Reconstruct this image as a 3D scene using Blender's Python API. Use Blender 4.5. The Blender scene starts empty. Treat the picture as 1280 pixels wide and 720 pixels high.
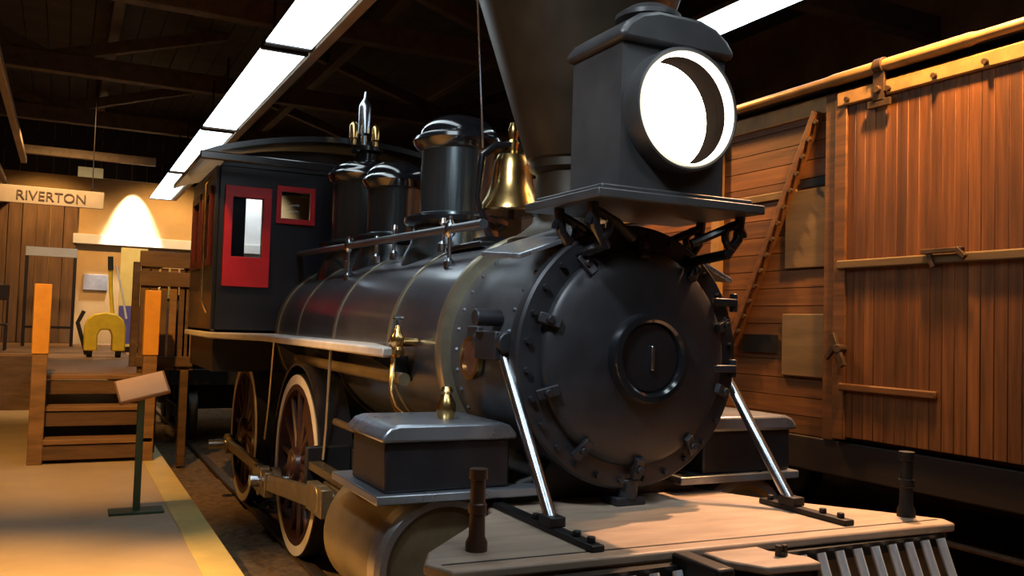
import bpy, bmesh, math, random
from mathutils import Vector, Matrix
random.seed(7)
PI = math.pi
COL = bpy.context.scene.collection

# ------------------------------------------------------------------ mesh helpers
class MB:
    def __init__(s): s.v = []; s.f = []
    def add(s, vs, fs):
        n = len(s.v); s.v += [tuple(v) for v in vs]; s.f += [[i + n for i in f] for f in fs]; return s
    def box(s, x0, x1, y0, y1, z0, z1, M=None):
        vs = [Vector((x, y, z)) for z in (z0, z1) for y in (y0, y1) for x in (x0, x1)]
        if M: vs = [M @ v for v in vs]
        return s.add(vs, [(0, 2, 3, 1), (4, 5, 7, 6), (0, 1, 5, 4), (2, 6, 7, 3), (0, 4, 6, 2), (1, 3, 7, 5)])
    def bar(s, p0, p1, w, h, up=(0, 0, 1)):
        # rectangular bar between two points, w across, h along up
        p0, p1 = Vector(p0), Vector(p1); d = (p1 - p0).normalized(); u = Vector(up)
        a = d.cross(u)
        if a.length < 1e-4: a = d.cross(Vector((0, 1, 0)))
        a.normalize(); b = a.cross(d).normalized()
        vs = [p + a * (i * w / 2) + b * (j * h / 2) for p in (p0, p1) for (i, j) in ((-1, -1), (1, -1), (1, 1), (-1, 1))]
        return s.add(vs, [(0, 1, 2, 3), (7, 6, 5, 4), (0, 4, 5, 1), (1, 5, 6, 2), (2, 6, 7, 3), (3, 7, 4, 0)])
    def cyl(s, p0, p1, r0, r1=None, n=24):
        p0, p1 = Vector(p0), Vector(p1); r1 = r0 if r1 is None else r1
        d = (p1 - p0).normalized(); a = d.orthogonal().normalized(); b = d.cross(a)
        vs = []
        for p, r in ((p0, r0), (p1, r1)):
            for i in range(n):
                t = 2 * PI * i / n; vs.append(p + a * (r * math.cos(t)) + b * (r * math.sin(t)))
        fs = [(i, (i + 1) % n, n + (i + 1) % n, n + i) for i in range(n)] + [list(range(n))[::-1], list(range(n, 2 * n))]
        return s.add(vs, fs)
    def tube(s, pts, r, n=10):
        pts = [Vector(p) for p in pts]; k = len(pts); vs = []
        a = None
        for i, p in enumerate(pts):
            d = (pts[min(i + 1, k - 1)] - pts[max(i - 1, 0)]).normalized()
            if a is None: a = d.orthogonal().normalized()
            else: a = (a - d * a.dot(d)).normalized()
            b = d.cross(a); rr = r[i] if isinstance(r, (list, tuple)) else r
            vs += [p + a * (rr * math.cos(2 * PI * j / n)) + b * (rr * math.sin(2 * PI * j / n)) for j in range(n)]
        fs = [(i * n + j, i * n + (j + 1) % n, (i + 1) * n + (j + 1) % n, (i + 1) * n + j) for i in range(k - 1) for j in range(n)]
        fs += [list(range(n))[::-1], list(range((k - 1) * n, k * n))]
        return s.add(vs, fs)
    def lathe(s, prof, o=(0, 0, 0), ax='z', n=48, closed=False, a0=0, a1=2 * PI):
        o = Vector(o); full = abs(a1 - a0 - 2 * PI) < 1e-6; m = n if full else n + 1; vs = []
        for (r, h) in prof:
            for i in range(m):
                t = a0 + (a1 - a0) * i / n; c, q = r * math.cos(t), r * math.sin(t)
                vs.append(o + Vector({'z': (c, q, h), 'y': (c, h, q), 'x': (h, c, q)}[ax]))
        fs = []; k = len(prof)
        for i in range(k if closed else k - 1):
            for j in range(m if full else m - 1):
                i2 = (i + 1) % k; j2 = (j + 1) % m
                fs.append((i * m + j, i * m + j2, i2 * m + j2, i2 * m + j))
        if not closed and full:
            if prof[0][0] > 1e-4: fs.append(list(range(m))[::-1])
            if prof[-1][0] > 1e-4: fs.append(list(range((k - 1) * m, k * m)))
        if closed and not full:
            fs.append([i * m for i in range(k)]); fs.append([i * m + m - 1 for i in range(k)][::-1])
        return s.add(vs, fs)
    def prism(s, poly, a0, a1, ax='z'):
        n = len(poly); vs = []
        for a in (a0, a1):
            for (u, w) in poly: vs.append({'z': (u, w, a), 'y': (u, a, w), 'x': (a, u, w)}[ax])
        return s.add(vs, [list(range(n))[::-1], list(range(n, 2 * n))] + [(i, (i + 1) % n, n + (i + 1) % n, n + i) for i in range(n)])
    def build(s, name, m, parent=None, loc=(0, 0, 0), bevel=0, ang=35, seg=2, rot=None):
        me = bpy.data.meshes.new(name); bm = bmesh.new()
        vv = [bm.verts.new(v) for v in s.v]
        for f in s.f:
            try: bm.faces.new([vv[i] for i in f])
            except ValueError: pass
        bmesh.ops.remove_doubles(bm, verts=bm.verts, dist=1e-5)
        bmesh.ops.recalc_face_normals(bm, faces=bm.faces)
        bm.to_mesh(me); bm.free()
        for p in me.polygons: p.use_smooth = True
        me.set_sharp_from_angle(angle=math.radians(ang))
        me.materials.append(m)
        o = bpy.data.objects.new(name, me); COL.objects.link(o); o.location = loc
        if rot: o.rotation_euler = rot
        if parent: o.parent = parent
        if bevel:
            b = o.modifiers.new('bevel', 'BEVEL'); b.width = bevel; b.segments = seg; b.limit_method = 'ANGLE'; b.angle_limit = math.radians(40)
        return o

def tag(o, label=None, cat=None, group=None, kind=None):
    if label: o['label'] = label
    if cat: o['category'] = cat
    if group: o['group'] = group
    if kind: o['kind'] = kind
    return o
def thing(name, label, cat, loc=(0, 0, 0), group=None, rz=0):
    o = bpy.data.objects.new(name, None); COL.objects.link(o); o.location = loc; o.rotation_euler = (0, 0, rz)
    o.empty_display_size = .2
    return tag(o, label, cat, group)
def copy_tree(o, parent=None):
    kids = list(o.children); c = o.copy(); COL.objects.link(c); c.parent = parent
    for k in kids: copy_tree(k, c)
    return c

# ------------------------------------------------------------------ materials
def mat(name, c, rough=.5, metal=0, var=.25, scale=6, bump=0, stretch=(1, 1, 1), c2=None, island=0, rvar=.0, spec=.5, coat=0):
    m = bpy.data.materials.new(name); m.use_nodes = True; nt = m.node_tree; b = nt.nodes['Principled BSDF']
    tc = nt.nodes.new('ShaderNodeTexCoord'); mp = nt.nodes.new('ShaderNodeMapping'); mp.inputs['Scale'].default_value = stretch
    nz = nt.nodes.new('ShaderNodeTexNoise'); nz.inputs['Scale'].default_value = scale; nz.inputs['Detail'].default_value = 6; nz.inputs['Roughness'].default_value = .62
    nt.links.new(tc.outputs['Object'], mp.inputs[0]); nt.links.new(mp.outputs[0], nz.inputs['Vector'])
    rp = nt.nodes.new('ShaderNodeValToRGB'); rp.color_ramp.elements[0].position = .3; rp.color_ramp.elements[1].position = .7
    lo = [x * (1 - var) for x in c]; hi = list(c2) if c2 else [min(1, x * (1 + var)) for x in c]
    rp.color_ramp.elements[0].color = (*lo, 1); rp.color_ramp.elements[1].color = (*hi, 1)
    nt.links.new(nz.outputs['Fac'], rp.inputs[0]); out = rp.outputs[0]
    if island:
        g = nt.nodes.new('ShaderNodeNewGeometry'); mr = nt.nodes.new('ShaderNodeMapRange'); mr.inputs['To Min'].default_value = 1 - island; mr.inputs['To Max'].default_value = 1 + island
        nt.links.new(g.outputs['Random Per Island'], mr.inputs['Value'])
        mx = nt.nodes.new('ShaderNodeVectorMath'); mx.operation = 'SCALE'
        nt.links.new(out, mx.inputs[0]); nt.links.new(mr.outputs[0], mx.inputs['Scale']); out = mx.outputs[0]
    nt.links.new(out, b.inputs['Base Color'])
    b.inputs['Roughness'].default_value = rough; b.inputs['Metallic'].default_value = metal
    b.inputs['Specular IOR Level'].default_value = spec
    if coat: b.inputs['Coat Weight'].default_value = coat; b.inputs['Coat Roughness'].default_value = .12
    if rvar:
        mr2 = nt.nodes.new('ShaderNodeMapRange'); mr2.inputs['To Min'].default_value = max(.02, rough - rvar); mr2.inputs['To Max'].default_value = rough + rvar
        nt.links.new(nz.outputs['Fac'], mr2.inputs['Value']); nt.links.new(mr2.outputs[0], b.inputs['Roughness'])
    if bump:
        bp = nt.nodes.new('ShaderNodeBump'); bp.inputs['Strength'].default_value = bump; bp.inputs['Distance'].default_value = .02
        nt.links.new(nz.outputs['Fac'], bp.inputs['Height']); nt.links.new(bp.outputs[0], b.inputs['Normal'])
    return m
def emis(name, c, s):
    m = bpy.data.materials.new(name); m.use_nodes = True; b = m.node_tree.nodes['Principled BSDF']
    b.inputs['Base Color'].default_value = (.8, .8, .8, 1); b.inputs['Emission Color'].default_value = (*c, 1); b.inputs['Emission Strength'].default_value = s
    return m
def glass(name, tint=(.8, .85, .9), rough=.03):
    m = bpy.data.materials.new(name); m.use_nodes = True; nt = m.node_tree; b = nt.nodes['Principled BSDF']
    tr = nt.nodes.new('ShaderNodeBsdfTransparent'); tr.inputs[0].default_value = (*tint, 1)
    gl = nt.nodes.new('ShaderNodeBsdfGlossy'); gl.inputs['Roughness'].default_value = rough
    fr = nt.nodes.new('ShaderNodeFresnel'); fr.inputs[0].default_value = 1.5
    mx = nt.nodes.new('ShaderNodeMixShader'); nt.links.new(fr.outputs[0], mx.inputs[0]); nt.links.new(tr.outputs[0], mx.inputs[1]); nt.links.new(gl.outputs[0], mx.inputs[2])
    nt.links.new(mx.outputs[0], nt.nodes['Material Output'].inputs['Surface']); nt.nodes.remove(b)
    return m

M = dict(
    black=mat('black_enamel', (.010, .010, .012), .22, 0, .3, 5, rvar=.06, spec=.6, coat=.3),
    black_mat=mat('dull_black_iron', (.013, .012, .012), .5, .2, .4, 9, bump=.05),
    smoke=mat('graphite_smokebox', (.11, .115, .13), .44, .6, .3, 4, bump=.04, rvar=.08),
    front=mat('smokebox_front_black', (.026, .026, .031), .42, .3, .3, 5, bump=.05, rvar=.08),
    jacket=mat('planished_boiler_jacket', (.15, .15, .17), .33, .75, .25, 2.5, rvar=.06, coat=.3),
    dome=mat('gloss_dome_black', (.012, .013, .016), .13, .2, .3, 4, spec=.8, coat=.6),
    domebody=mat('polished_iron_dome', (.12, .14, .15), .24, .85, .25, 9, stretch=(5, 5, .3), rvar=.06),
    stack=mat('stack_brown_black', (.030, .019, .010), .42, .3, .3, 4, rvar=.08),
    lamp=mat('headlight_case', (.058, .056, .058), .40, .3, .25, 4, rvar=.06),
    brass=mat('brass', (.72, .46, .17), .24, 1, .15, 8, rvar=.08),
    bandm=mat('boiler_band_brass', (.42, .36, .25), .34, .8, .15, 8),
    steel=mat('bright_steel', (.50, .54, .60), .24, 1, .12, 12, rvar=.05),
    rodst=mat('oily_rod_steel', (.22, .17, .10), .38, .8, .3, 9, bump=.03),
    cyl=mat('cylinder_jacket', (.20, .15, .085), .38, .45, .3, 5, rvar=.08),
    chest=mat('steam_chest_black', (.024, .022, .026), .36, .4, .3, 7, bump=.03),
    chesttop=mat('steam_chest_lid', (.30, .32, .36), .28, .7, .15, 4, rvar=.03),
    tire=mat('cream_tyre_paint', (.62, .54, .42), .5, 0, .15, 6),
    wheel=mat('maroon_black_wheel', (.045, .018, .014), .35, .1, .3, 6),
    red=mat('red_window_paint', (.40, .012, .022), .38, 0, .15, 5),
    cab=mat('cab_blue_black', (.012, .014, .022), .3, 0, .25, 3, rvar=.05),
    cabin=mat('cab_interior', (.05, .035, .025), .6, 0, .3, 4),
    board=mat('running_board_steel', (.62, .56, .50), .42, .1, .15, 6),
    deck=mat('pilot_deck_planks', (.36, .27, .20), .5, 0, .22, 3, bump=.05, stretch=(1, 5, 1)),
    brown=mat('brown_marker_post', (.060, .030, .018), .4, .2, .25, 8),
    dplate=mat('builder_plate_red', (.16, .06, .035), .4, .4, .3, 20),
    glass=glass('window_glass'),
    refl=mat('reflector_silver', (.85, .82, .75), .12, 1, .05, 8),
    rust=mat('rusty_iron', (.10, .055, .03), .6, .5, .4, 14, bump=.1),
    door=mat('boxcar_door_boards', (.175, .059, .014), .52, 0, .55, 2.2, bump=.12, stretch=(9, 9, .5), island=.4),
    lip=mat('casing_ring_steel', (.30, .29, .29), .3, .75, .2, 6, rvar=.06),
    silver=mat('silver_bar_paint', (.62, .66, .72), .35, .25, .1, 8),
    maroon=mat('maroon_frame_paint', (.06, .006, .009), .4, 0, .2, 6),
    side=mat('boxcar_side_boards', (.17, .063, .017), .55, 0, .45, 2.2, bump=.12, stretch=(9, .5, 9), island=.25),
    pale=mat('weathered_pale_board', (.17, .10, .042), .6, 0, .3, 2.5, bump=.1, stretch=(4, .6, 4)),
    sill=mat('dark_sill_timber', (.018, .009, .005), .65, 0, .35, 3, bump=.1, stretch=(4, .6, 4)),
    railp=mat('weathered_door_track', (.46, .25, .085), .45, .1, .3, 5, bump=.1),
    floor=mat('platform_concrete', (.50, .39, .27), .55, 0, .12, 1.6, bump=.03),
    yellow=mat('yellow_edge_paint', (.66, .52, .20), .5, 0, .14, 3, bump=.03),
    dirt=mat('dirt_ballast', (.13, .080, .038), .95, 0, .5, 14, bump=.6),
    tie=mat('tie_timber', (.035, .024, .015), .85, 0, .4, 5, bump=.2, stretch=(.6, 5, 5)),
    railst=mat('rail_steel', (.16, .12, .09), .45, .8, .3, 9),
    wallb=mat('tan_plaster_wall', (.50, .33, .15), .8, 0, .14, 1.2, bump=.04),
    wallp=mat('brown_plank_wall', (.16, .085, .04), .75, 0, .35, 2, bump=.1, stretch=(6, 1, .6)),
    ceil=mat('dark_roof_boards', (.040, .030, .024), .85, 0, .5, 1.2, bump=.1, stretch=(1, 4, 1)),
    beam=mat('rafter_timber', (.085, .052, .030), .75, 0, .4, 2.2, bump=.1, stretch=(3, .7, 3)),
    lightbeam=mat('pale_batten', (.42, .30, .19), .65, 0, .2, 3, stretch=(3, .7, 3)),
    housing=mat('light_housing', (.30, .22, .15), .6, 0, .2, 3),
    wood=mat('stair_timber', (.24, .13, .055), .6, 0, .35, 2.6, bump=.1, stretch=(.8, 5, 5)),
    woodd=mat('dark_railing_timber', (.12, .065, .03), .65, 0, .4, 2.6, bump=.1, stretch=(.8, 5, 5)),
    orange=mat('orange_post_top', (.72, .33, .04), .5, 0, .12, 5),
    green=mat('green_stand_paint', (.035, .075, .045), .45, .1, .2, 6),
    placard=mat('placard_face', (.78, .50, .31), .5, 0, .06, 6),
    placback=mat('placard_board', (.30, .14, .06), .55, 0, .2, 6),
    signb=mat('sign_board_paint', (.40, .32, .23), .6, 0, .12, 4),
    ink=mat('sign_lettering', (.09, .06, .045), .6, 0, .15, 8),
    white=mat('white_paint', (.75, .75, .74), .5, 0, .06, 4),
    ypaint=mat('yellow_cart_paint', (.78, .55, .03), .4, 0, .15, 6),
    rubber=mat('black_rubber', (.015, .015, .015), .6, 0, .3, 9),
    blue=mat('blue_print', (.10, .09, .35), .5, 0, .15, 5),
    cream=mat('cream_print', (.80, .66, .24), .5, 0, .08, 5),
    greyp=mat('grey_green_panel', (.22, .25, .24), .6, 0, .1, 5),
    greys=mat('grey_notice', (.26, .26, .30), .5, 0, .15, 9),
    framem=mat('dark_frame_metal', (.025, .018, .018), .4, .5, .2, 8),
)
M['fluor'] = emis('fluorescent_diffuser', (.76, .92, 1.0), 5.5)
M['flame'] = emis('headlight_lamp', (1.0, .93, .80), 13)
M['ringglow'] = emis('headlight_rim_glow', (1.0, .88, .66), 1.1)  # emission stands in for lamp light caught by the rim lip
M['lining'] = mat('lamp_lining_dark', (.006, .004, .003), 1, 0, .2, 6, spec=0)

# ------------------------------------------------------------------ the hall
def struct(o, label=None): return tag(o, label, kind='structure')
struct(MB().box(-5.6, -1.53, -3.2, 22, -.25, .15).build('floor', M['floor']), 'tan concrete visitor platform floor beside the track')
struct(MB().box(-1.528, -1.30, -3.2, 22, -.25, .152).build('trim_1', M['yellow'], bevel=.008), 'yellow painted edge of the visitor platform')
g = MB(); nx, ny = 90, 220
def gz(x, y):
    return -.055 + .02 * math.sin(3.1 * x + 1.3 * y) * math.cos(2.3 * y - x) + random.uniform(-.016, .016)
vs = [(-1.30 + 7.4 * i / nx, -3.2 + 25.2 * j / ny, gz(-1.3 + 7.4 * i / nx, -3.2 + 25.2 * j / ny)) for j in range(ny + 1) for i in range(nx + 1)]
g.add(vs, [(j * (nx + 1) + i, j * (nx + 1) + i + 1, (j + 1) * (nx + 1) + i + 1, (j + 1) * (nx + 1) + i) for j in range(ny) for i in range(nx)])
struct(g.build('ground', M['dirt'], ang=80), 'brown dirt ballast along the tracks')
w = MB().box(-5.6, 6.1, 22, 22.15, -.25, 6.4)
struct(w.build('wall_back', M['wallb']), 'tan plastered end wall')
struct(MB().box(-5.75, -5.6, -3.2, 22.15, -.25, 6.4).build('wall_left', M['wallp']))
struct(MB().box(6.1, 6.25, -3.2, 22.15, -.25, 6.4).build('wall_right', M['wallp']))
struct(MB().box(-5.75, 6.25, -3.35, -3.2, -.25, 6.4).build('wall_front', M['wallp']))
c = MB()
k = 0
for i in range(40):
    x = -5.75 + i * .3; c.box(x, x + .285, -3.35, 22.15, 5.9, 5.95)
c.box(-5.75, 6.25, -3.35, 22.15, 5.951, 6.0)
struct(c.build('ceiling', M['ceil']), 'dark plank roof of the hall')
# roof trusses: tie beam, two slanting struts, purlins
n = 2
for y in (3.0, 6.5, 10.0, 13.5, 17.0, 20.5):
    b = MB().box(-5.6, 6.1, y - .09, y + .09, 5.0, 5.26)
    for sx in (-1, 1):
        b.bar((sx * 2.9 + .2, y, 5.2), (sx * .6 + .2, y, 5.9), .14, .16); b.bar((sx * 2.9 + .2, y, 5.2), (sx * 4.6 + .2, y, 5.9), .14, .16)
    struct(b.build('trim_%d' % n, M['beam'], bevel=.01), 'dark timber roof truss'); n += 1
for x in (-4, -1.9, 1.2, 3.2):
    struct(MB().box(x - .07, x + .07, -3.2, 22, 5.62, 5.9).build('trim_%d' % n, M['beam'], bevel=.01), 'roof purlin'); n += 1
struct(MB().box(-2.25, 2.2, 21.86, 22, 3.28, 3.50).build('trim_%d' % n, M['white'], bevel=.01), 'pale ledge along the end wall'); n += 1
pw = MB()
for i in range(9): pw.box(-4.6 + i * .27, -4.6 + i * .27 + .255, 21.9, 22, 1.05, 4.35)
struct(pw.build('trim_%d' % n, M['wallp'], bevel=.006), 'brown plank panelling on the end wall'); n += 1
struct(MB().box(-3.16, -1.0, 16.96, 17.06, 4.40, 4.55).build('trim_%d' % n, M['lightbeam'], bevel=.01), 'pale cross batten under the roof'); n += 1
struct(MB().box(-3.12, -3.03, 5.5, 16.95, 4.22, 4.32).build('trim_%d' % n, M['lightbeam'], bevel=.01), 'pale long batten under the roof'); n += 1
struct(MB().box(-3.52, -3.44, 9, 21.9, 4.16, 4.24).build('trim_%d' % n, M['lightbeam'], bevel=.01), 'second pale batten under the roof'); n += 1

gp = MB()
for i in range(40): gp.box(-5.6 + i * .2925, -5.6 + i * .2925 + .285, 20.0, 20.05, 4.52, 5.9)
struct(gp.build('trim_%d' % n, M['ceil'], bevel=.004), 'dark boarded header under the roof'); n += 1
# tracks
def track(x, label):
    t = thing('railway_track', label, 'railway track', (x, 0, 0))
    for s in (-1, 1):
        prof = [(-.065, -.16), (.065, -.16), (.065, -.145), (.012, -.125), (.012, -.045), (.035, -.032), (.035, 0), (-.035, 0), (-.035, -.032), (-.012, -.045), (-.012, -.125), (-.065, -.145)]
        MB().prism([(u + s * .735, v) for u, v in prof], -3.1, 21.8, 'y').build('rail', M['railst'], t)
track(0, 'railway track under the black steam locomotive')
track(3.85, 'railway track under the brown wooden boxcar')

# ------------------------------------------------------------------ the locomotive
loco = thing('steam_locomotive', 'black steam locomotive with lit headlight, brass bell and red cab windows', 'locomotive')
ZB = 1.58
def part(mb, name, m, parent=loco, label=None, **k):
    o = mb.build(name, M[m], parent, **k)
    if label: o['label'] = label
    return o
# boiler
boil = part(MB().lathe([(.62, 4.2), (.62, 8.2)], (0, 0, ZB), 'y', 96), 'boiler', 'jacket')
for y, wd, r in ((5.0, .045, .628), (6.2, .045, .628), (7.3, .045, .628), (8.05, .04, .628)):
    part(MB().lathe([(r - .02, y - wd / 2), (r, y - wd / 2), (r + .004, y), (r, y + wd / 2), (r - .02, y + wd / 2)], (0, 0, ZB), 'y', 96, closed=True), 'boiler_band', 'bandm')
part(MB().lathe([(.57, 4.16), (.634, 4.16), (.644, 4.18), (.644, 4.22), (.634, 4.24), (.60, 4.24)], (0, 0, ZB), 'y', 96, closed=True), 'boiler_band', 'bandm', label='wide pale brass band where boiler meets smokebox')
# smokebox
sb = part(MB().lathe([(.58, 3.44), (.58, 4.18)], (0, 0, ZB), 'y', 96), 'smokebox', 'smoke')
rv = MB()
for ring_y in (3.52, 4.08):
    for i in range(36):
        a = 2 * PI * i / 36; p = Vector((.578 * math.cos(a), ring_y, ZB + .578 * math.sin(a))); d = Vector((math.cos(a), 0, math.sin(a)))
        rv.cyl(p, p + d * .014, .014, .006, 8)
part(rv, 'rivet', 'smoke', sb)['kind'] = 'stuff'
part(MB().lathe([(.40, 3.46), (.60, 3.46), (.608, 3.44), (.608, 3.385), (.597, 3.372), (.50, 3.365), (.40, 3.365)], (0, 0, ZB), 'y', 96, closed=True), 'smokebox_ring', 'front')
bl = MB()
for i in range(28):
    a = 2 * PI * (i + .5) / 28; bl.cyl((.565 * math.cos(a), 3.37, ZB + .565 * math.sin(a)), (.565 * math.cos(a), 3.345, ZB + .565 * math.sin(a)), .014, n=6)
part(bl, 'ring_bolt', 'front', sb)['kind'] = 'stuff'
dr = part(MB().lathe([(0, 3.265), (.14, 3.267), (.28, 3.278), (.40, 3.298), (.465, 3.318), (.488, 3.332), (.497, 3.345), (.497, 3.375)], (0, 0, ZB), 'y', 96), 'smokebox_door', 'front')
part(MB().lathe([(.135, 3.285), (.205, 3.285), (.205, 3.235), (.196, 3.215), (.172, 3.212), (.160, 3.222), (.155, 3.250), (.135, 3.255)], (0, 0, ZB), 'y', 64, closed=True), 'number_ring', 'dome', dr, 'glossy black ring at the centre of the smokebox door')
part(MB().lathe([(0, 3.238), (.15, 3.240), (.158, 3.265)], (0, 0, ZB), 'y', 48), 'number_plate', 'black', dr)
part(MB().box(-.006, .012, 3.22, 3.24, ZB - .055, ZB + .055), 'center_bar', 'steel', dr, bevel=.004)
for i in range(10):
    a = 2 * PI * (i + .5) / 10
    d = MB(); ca, sa = math.cos(a), math.sin(a)
    d.bar((.55 * ca, 3.335, ZB + .55 * sa), (.455 * ca, 3.298, ZB + .455 * sa), .045, .028, (0, 1, 0))
    d.cyl((.51 * ca, 3.34, ZB + .51 * sa), (.51 * ca, 3.285, ZB + .51 * sa), .018, n=8)
    part(d, 'door_clamp', 'front', dr, bevel=.004)
for dz in (-.05, .27):
    h = MB().box(.42, .56, 3.305, 3.335, ZB + dz - .018, ZB + dz + .018).cyl((.56, 3.34, ZB + dz - .045), (.56, 3.34, ZB + dz + .045), .02, n=12)
    part(h, 'door_hinge', 'front', dr, bevel=.006)
# pale plates standing in for highlights at top of the smokebox, brackets beside
part(MB().add([(-.60, 3.40, 1.995), (-.15, 3.40, 2.165), (-.15, 3.78, 2.185), (-.60, 3.78, 2.03), (-.60, 3.40, 2.02), (-.15, 3.40, 2.19), (-.15, 3.78, 2.21), (-.60, 3.78, 2.055)],
              [(0, 1, 2, 3), (7, 6, 5, 4), (0, 4, 5, 1), (1, 5, 6, 2), (2, 6, 7, 3), (3, 7, 4, 0)]), 'sheen_plate', 'chesttop', bevel=.005)
part(MB().add([(.62, 3.42, 1.95), (.20, 3.42, 2.13), (.20, 3.72, 2.15), (.62, 3.72, 1.98), (.62, 3.42, 1.975), (.20, 3.42, 2.155), (.20, 3.72, 2.175), (.62, 3.72, 2.005)],
              [(3, 2, 1, 0), (4, 5, 6, 7), (1, 5, 4, 0), (2, 6, 5, 1), (3, 7, 6, 2), (0, 4, 7, 3)]), 'sheen_plate', 'chesttop', bevel=.005)
for s in (-1, 1):
    br = MB().box(s * .60 - .05, s * .60 + .05, 3.50, 3.72, ZB - .03, ZB + .10).cyl((s * .60, 3.46, ZB + .05), (s * .60, 3.76, ZB + .05), .05, n=14)
    br.cyl((s * .57, 3.62, ZB + .16), (s * .70, 3.62, ZB + .16), .04, n=12)
    br.box(s * .56 - .04, s * .56 + .04, 3.80, 3.92, ZB - .02, ZB + .12)
    part(br, 'brace_bracket', 'front', bevel=.008)
    p0, p1 = (s * .60, 3.56, ZB + .06), (s * (.60 if s < 0 else .66), 3.04, .935)
    part(MB().cyl(p0, p1, .026, n=20), 'brace_rod', 'steel', label='polished steel brace from smokebox to pilot deck')
    x = p1[0]
    f = MB().box(x - .028, x + .028, 2.70, 3.22 if s > 0 else 3.62, .90, .925)
    f.box(x - .035, x + .035, 2.99, 3.09, .925, .965)
    for yy in (2.75, 2.85, 3.17): f.cyl((x, yy, .925), (x, yy, .947), .018, n=6)
    part(f, 'brace_foot', 'black_mat', bevel=.005)
# oval maker's plate on the smokebox flank
def on_boiler(a, r, y): return Vector((r * math.cos(a), y, ZB + r * math.sin(a)))
a = PI + .06
n_ = Vector((math.cos(a), 0, math.sin(a))); q = on_boiler(a, .585, 3.86)
bp = part(MB().cyl(q, q + n_ * .02, .095, n=40), 'maker_plate', 'dplate', label='round dark red maker plate with brass rim')
part(MB().lathe([(.085, .0), (.105, .0), (.105, .028), (.085, .028)], (0, 0, 0), 'x', 40, closed=True), 'plate_rim', 'brass', bp, loc=q, rot=(0, PI - .06 if False else 0, 0)).scale = (-1, 1, 1)
# stack
st = part(MB().lathe([(.34, 2.10), (.34, 2.15), (.27, 2.19), (.215, 2.24), (.20, 2.30), (.20, 2.50), (.235, 2.52), (.235, 2.56), (.25, 2.57), (.52, 3.40), (.60, 3.62), (.62, 3.70), (.60, 3.74), (.44, 3.92), (.40, 3.96), (.36, 3.96), (.36, 3.70)], (0, 3.95, 0), 'z', 72), 'smokestack', 'stack', label='brown black stack widening upward like a funnel')
part(MB().lathe([(.200, 2.27), (.222, 2.29), (.222, 2.34), (.200, 2.36)], (0, 3.95, 0), 'z', 64, closed=True), 'stack_collar', 'domebody', st)
# wire beside the stack
part(MB().cyl((-.56, 4.02, 3.42), (-.30, 4.45, 2.70), .006, n=8), 'stay_wire', 'steel')
# headlight
HX = -.035
def lamp_case():
    m = MB(); x0, x1, z0, z1, ya, yb = HX - .275, HX + .275, 2.30, 2.93, 3.06, 3.46
    m.add([(x0, ya, z0), (x1, ya, z0), (x1, yb, z0), (x0, yb, z0), (x0, ya, z1), (x1, ya, z1), (x1, yb, z1), (x0, yb, z1)],
          [(3, 2, 1, 0), (4, 5, 6, 7), (2, 3, 7, 6), (3, 0, 4, 7), (1, 2, 6, 5)])
    zc = 2.645; N = 64; inner, outer = [], []
    for k_ in range(N):
        t = 2 * PI * (k_ + .5) / N; c_, s_ = math.cos(t), math.sin(t)
        inner.append((HX + .238 * c_, ya, zc + .238 * s_))
        f_ = min((.275 / abs(c_)) if abs(c_) > 1e-6 else 9, ((z1 - zc) if s_ > 0 else (zc - z0)) / abs(s_) if abs(s_) > 1e-6 else 9)
        outer.append((HX + f_ * c_, ya, zc + f_ * s_))
    m.add(inner + outer, [(k_, (k_ + 1) % N, N + (k_ + 1) % N, N + k_) for k_ in range(N)])
    for (cx_, cz_) in ((x0, z0), (x1, z0), (x1, z1), (x0, z1)):   # fill the corner slivers
        o_ = sorted(outer, key=lambda p: (p[0] - cx_) ** 2 + (p[2] - cz_) ** 2)[:2]
        m.add([o_[0], o_[1], (cx_, ya, cz_)], [(0, 1, 2)])
    return m
hl = part(lamp_case(), 'headlight', 'lamp', ang=30)
HZ = 2.645
pr = [(HX + u, v) for u, v in [(-.30, 2.92), (.30, 2.92), (.30, 2.955), (.265, 3.0), (.20, 3.045), (.11, 3.07), (-.11, 3.07), (-.20, 3.045), (-.265, 3.0), (-.30, 2.955)]]
part(MB().prism(pr, 3.025, 3.49, 'y'), 'lamp_roof', 'lamp', hl, bevel=.02, ang=50)
part(MB().lathe([(.12, 3.06), (.12, 3.10), (.15, 3.11), (.15, 3.13), (.09, 3.17), (0, 3.185)], (HX, 3.27, 0), 'z', 32), 'lamp_chimney', 'lamp', hl)
part(MB().lathe([(.240, 3.07), (.266, 3.07), (.266, 2.975), (.262, 2.957), (.254, 2.955), (.246, 2.965), (.240, 2.985)], (HX, 0, HZ), 'y', 64, closed=True), 'lamp_rim', 'lamp', hl)
part(MB().lathe([(.232, 3.002), (.2395, 3.002), (.2395, 2.975), (.246, 2.958), (.240, 2.952), (.232, 2.965)], (HX, 0, HZ), 'y', 64, closed=True), 'rim_ring', 'ringglow', hl, 'ring inside the headlight rim with lamp glow painted on by emission')
part(MB().lathe([(.2385, 3.004), (.2395, 3.004), (.2395, 3.19), (.2385, 3.19)], (HX, 0, HZ), 'y', 64, closed=True), 'lamp_lining', 'lining', hl)
part(MB().lathe([(0, 3.150), (.20, 3.146), (.2375, 3.135), (.2375, 3.165), (0, 3.165)], (HX, 0, HZ), 'y', 64), 'lamp_glass', 'flame', hl, 'glowing white headlight lens')
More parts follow.
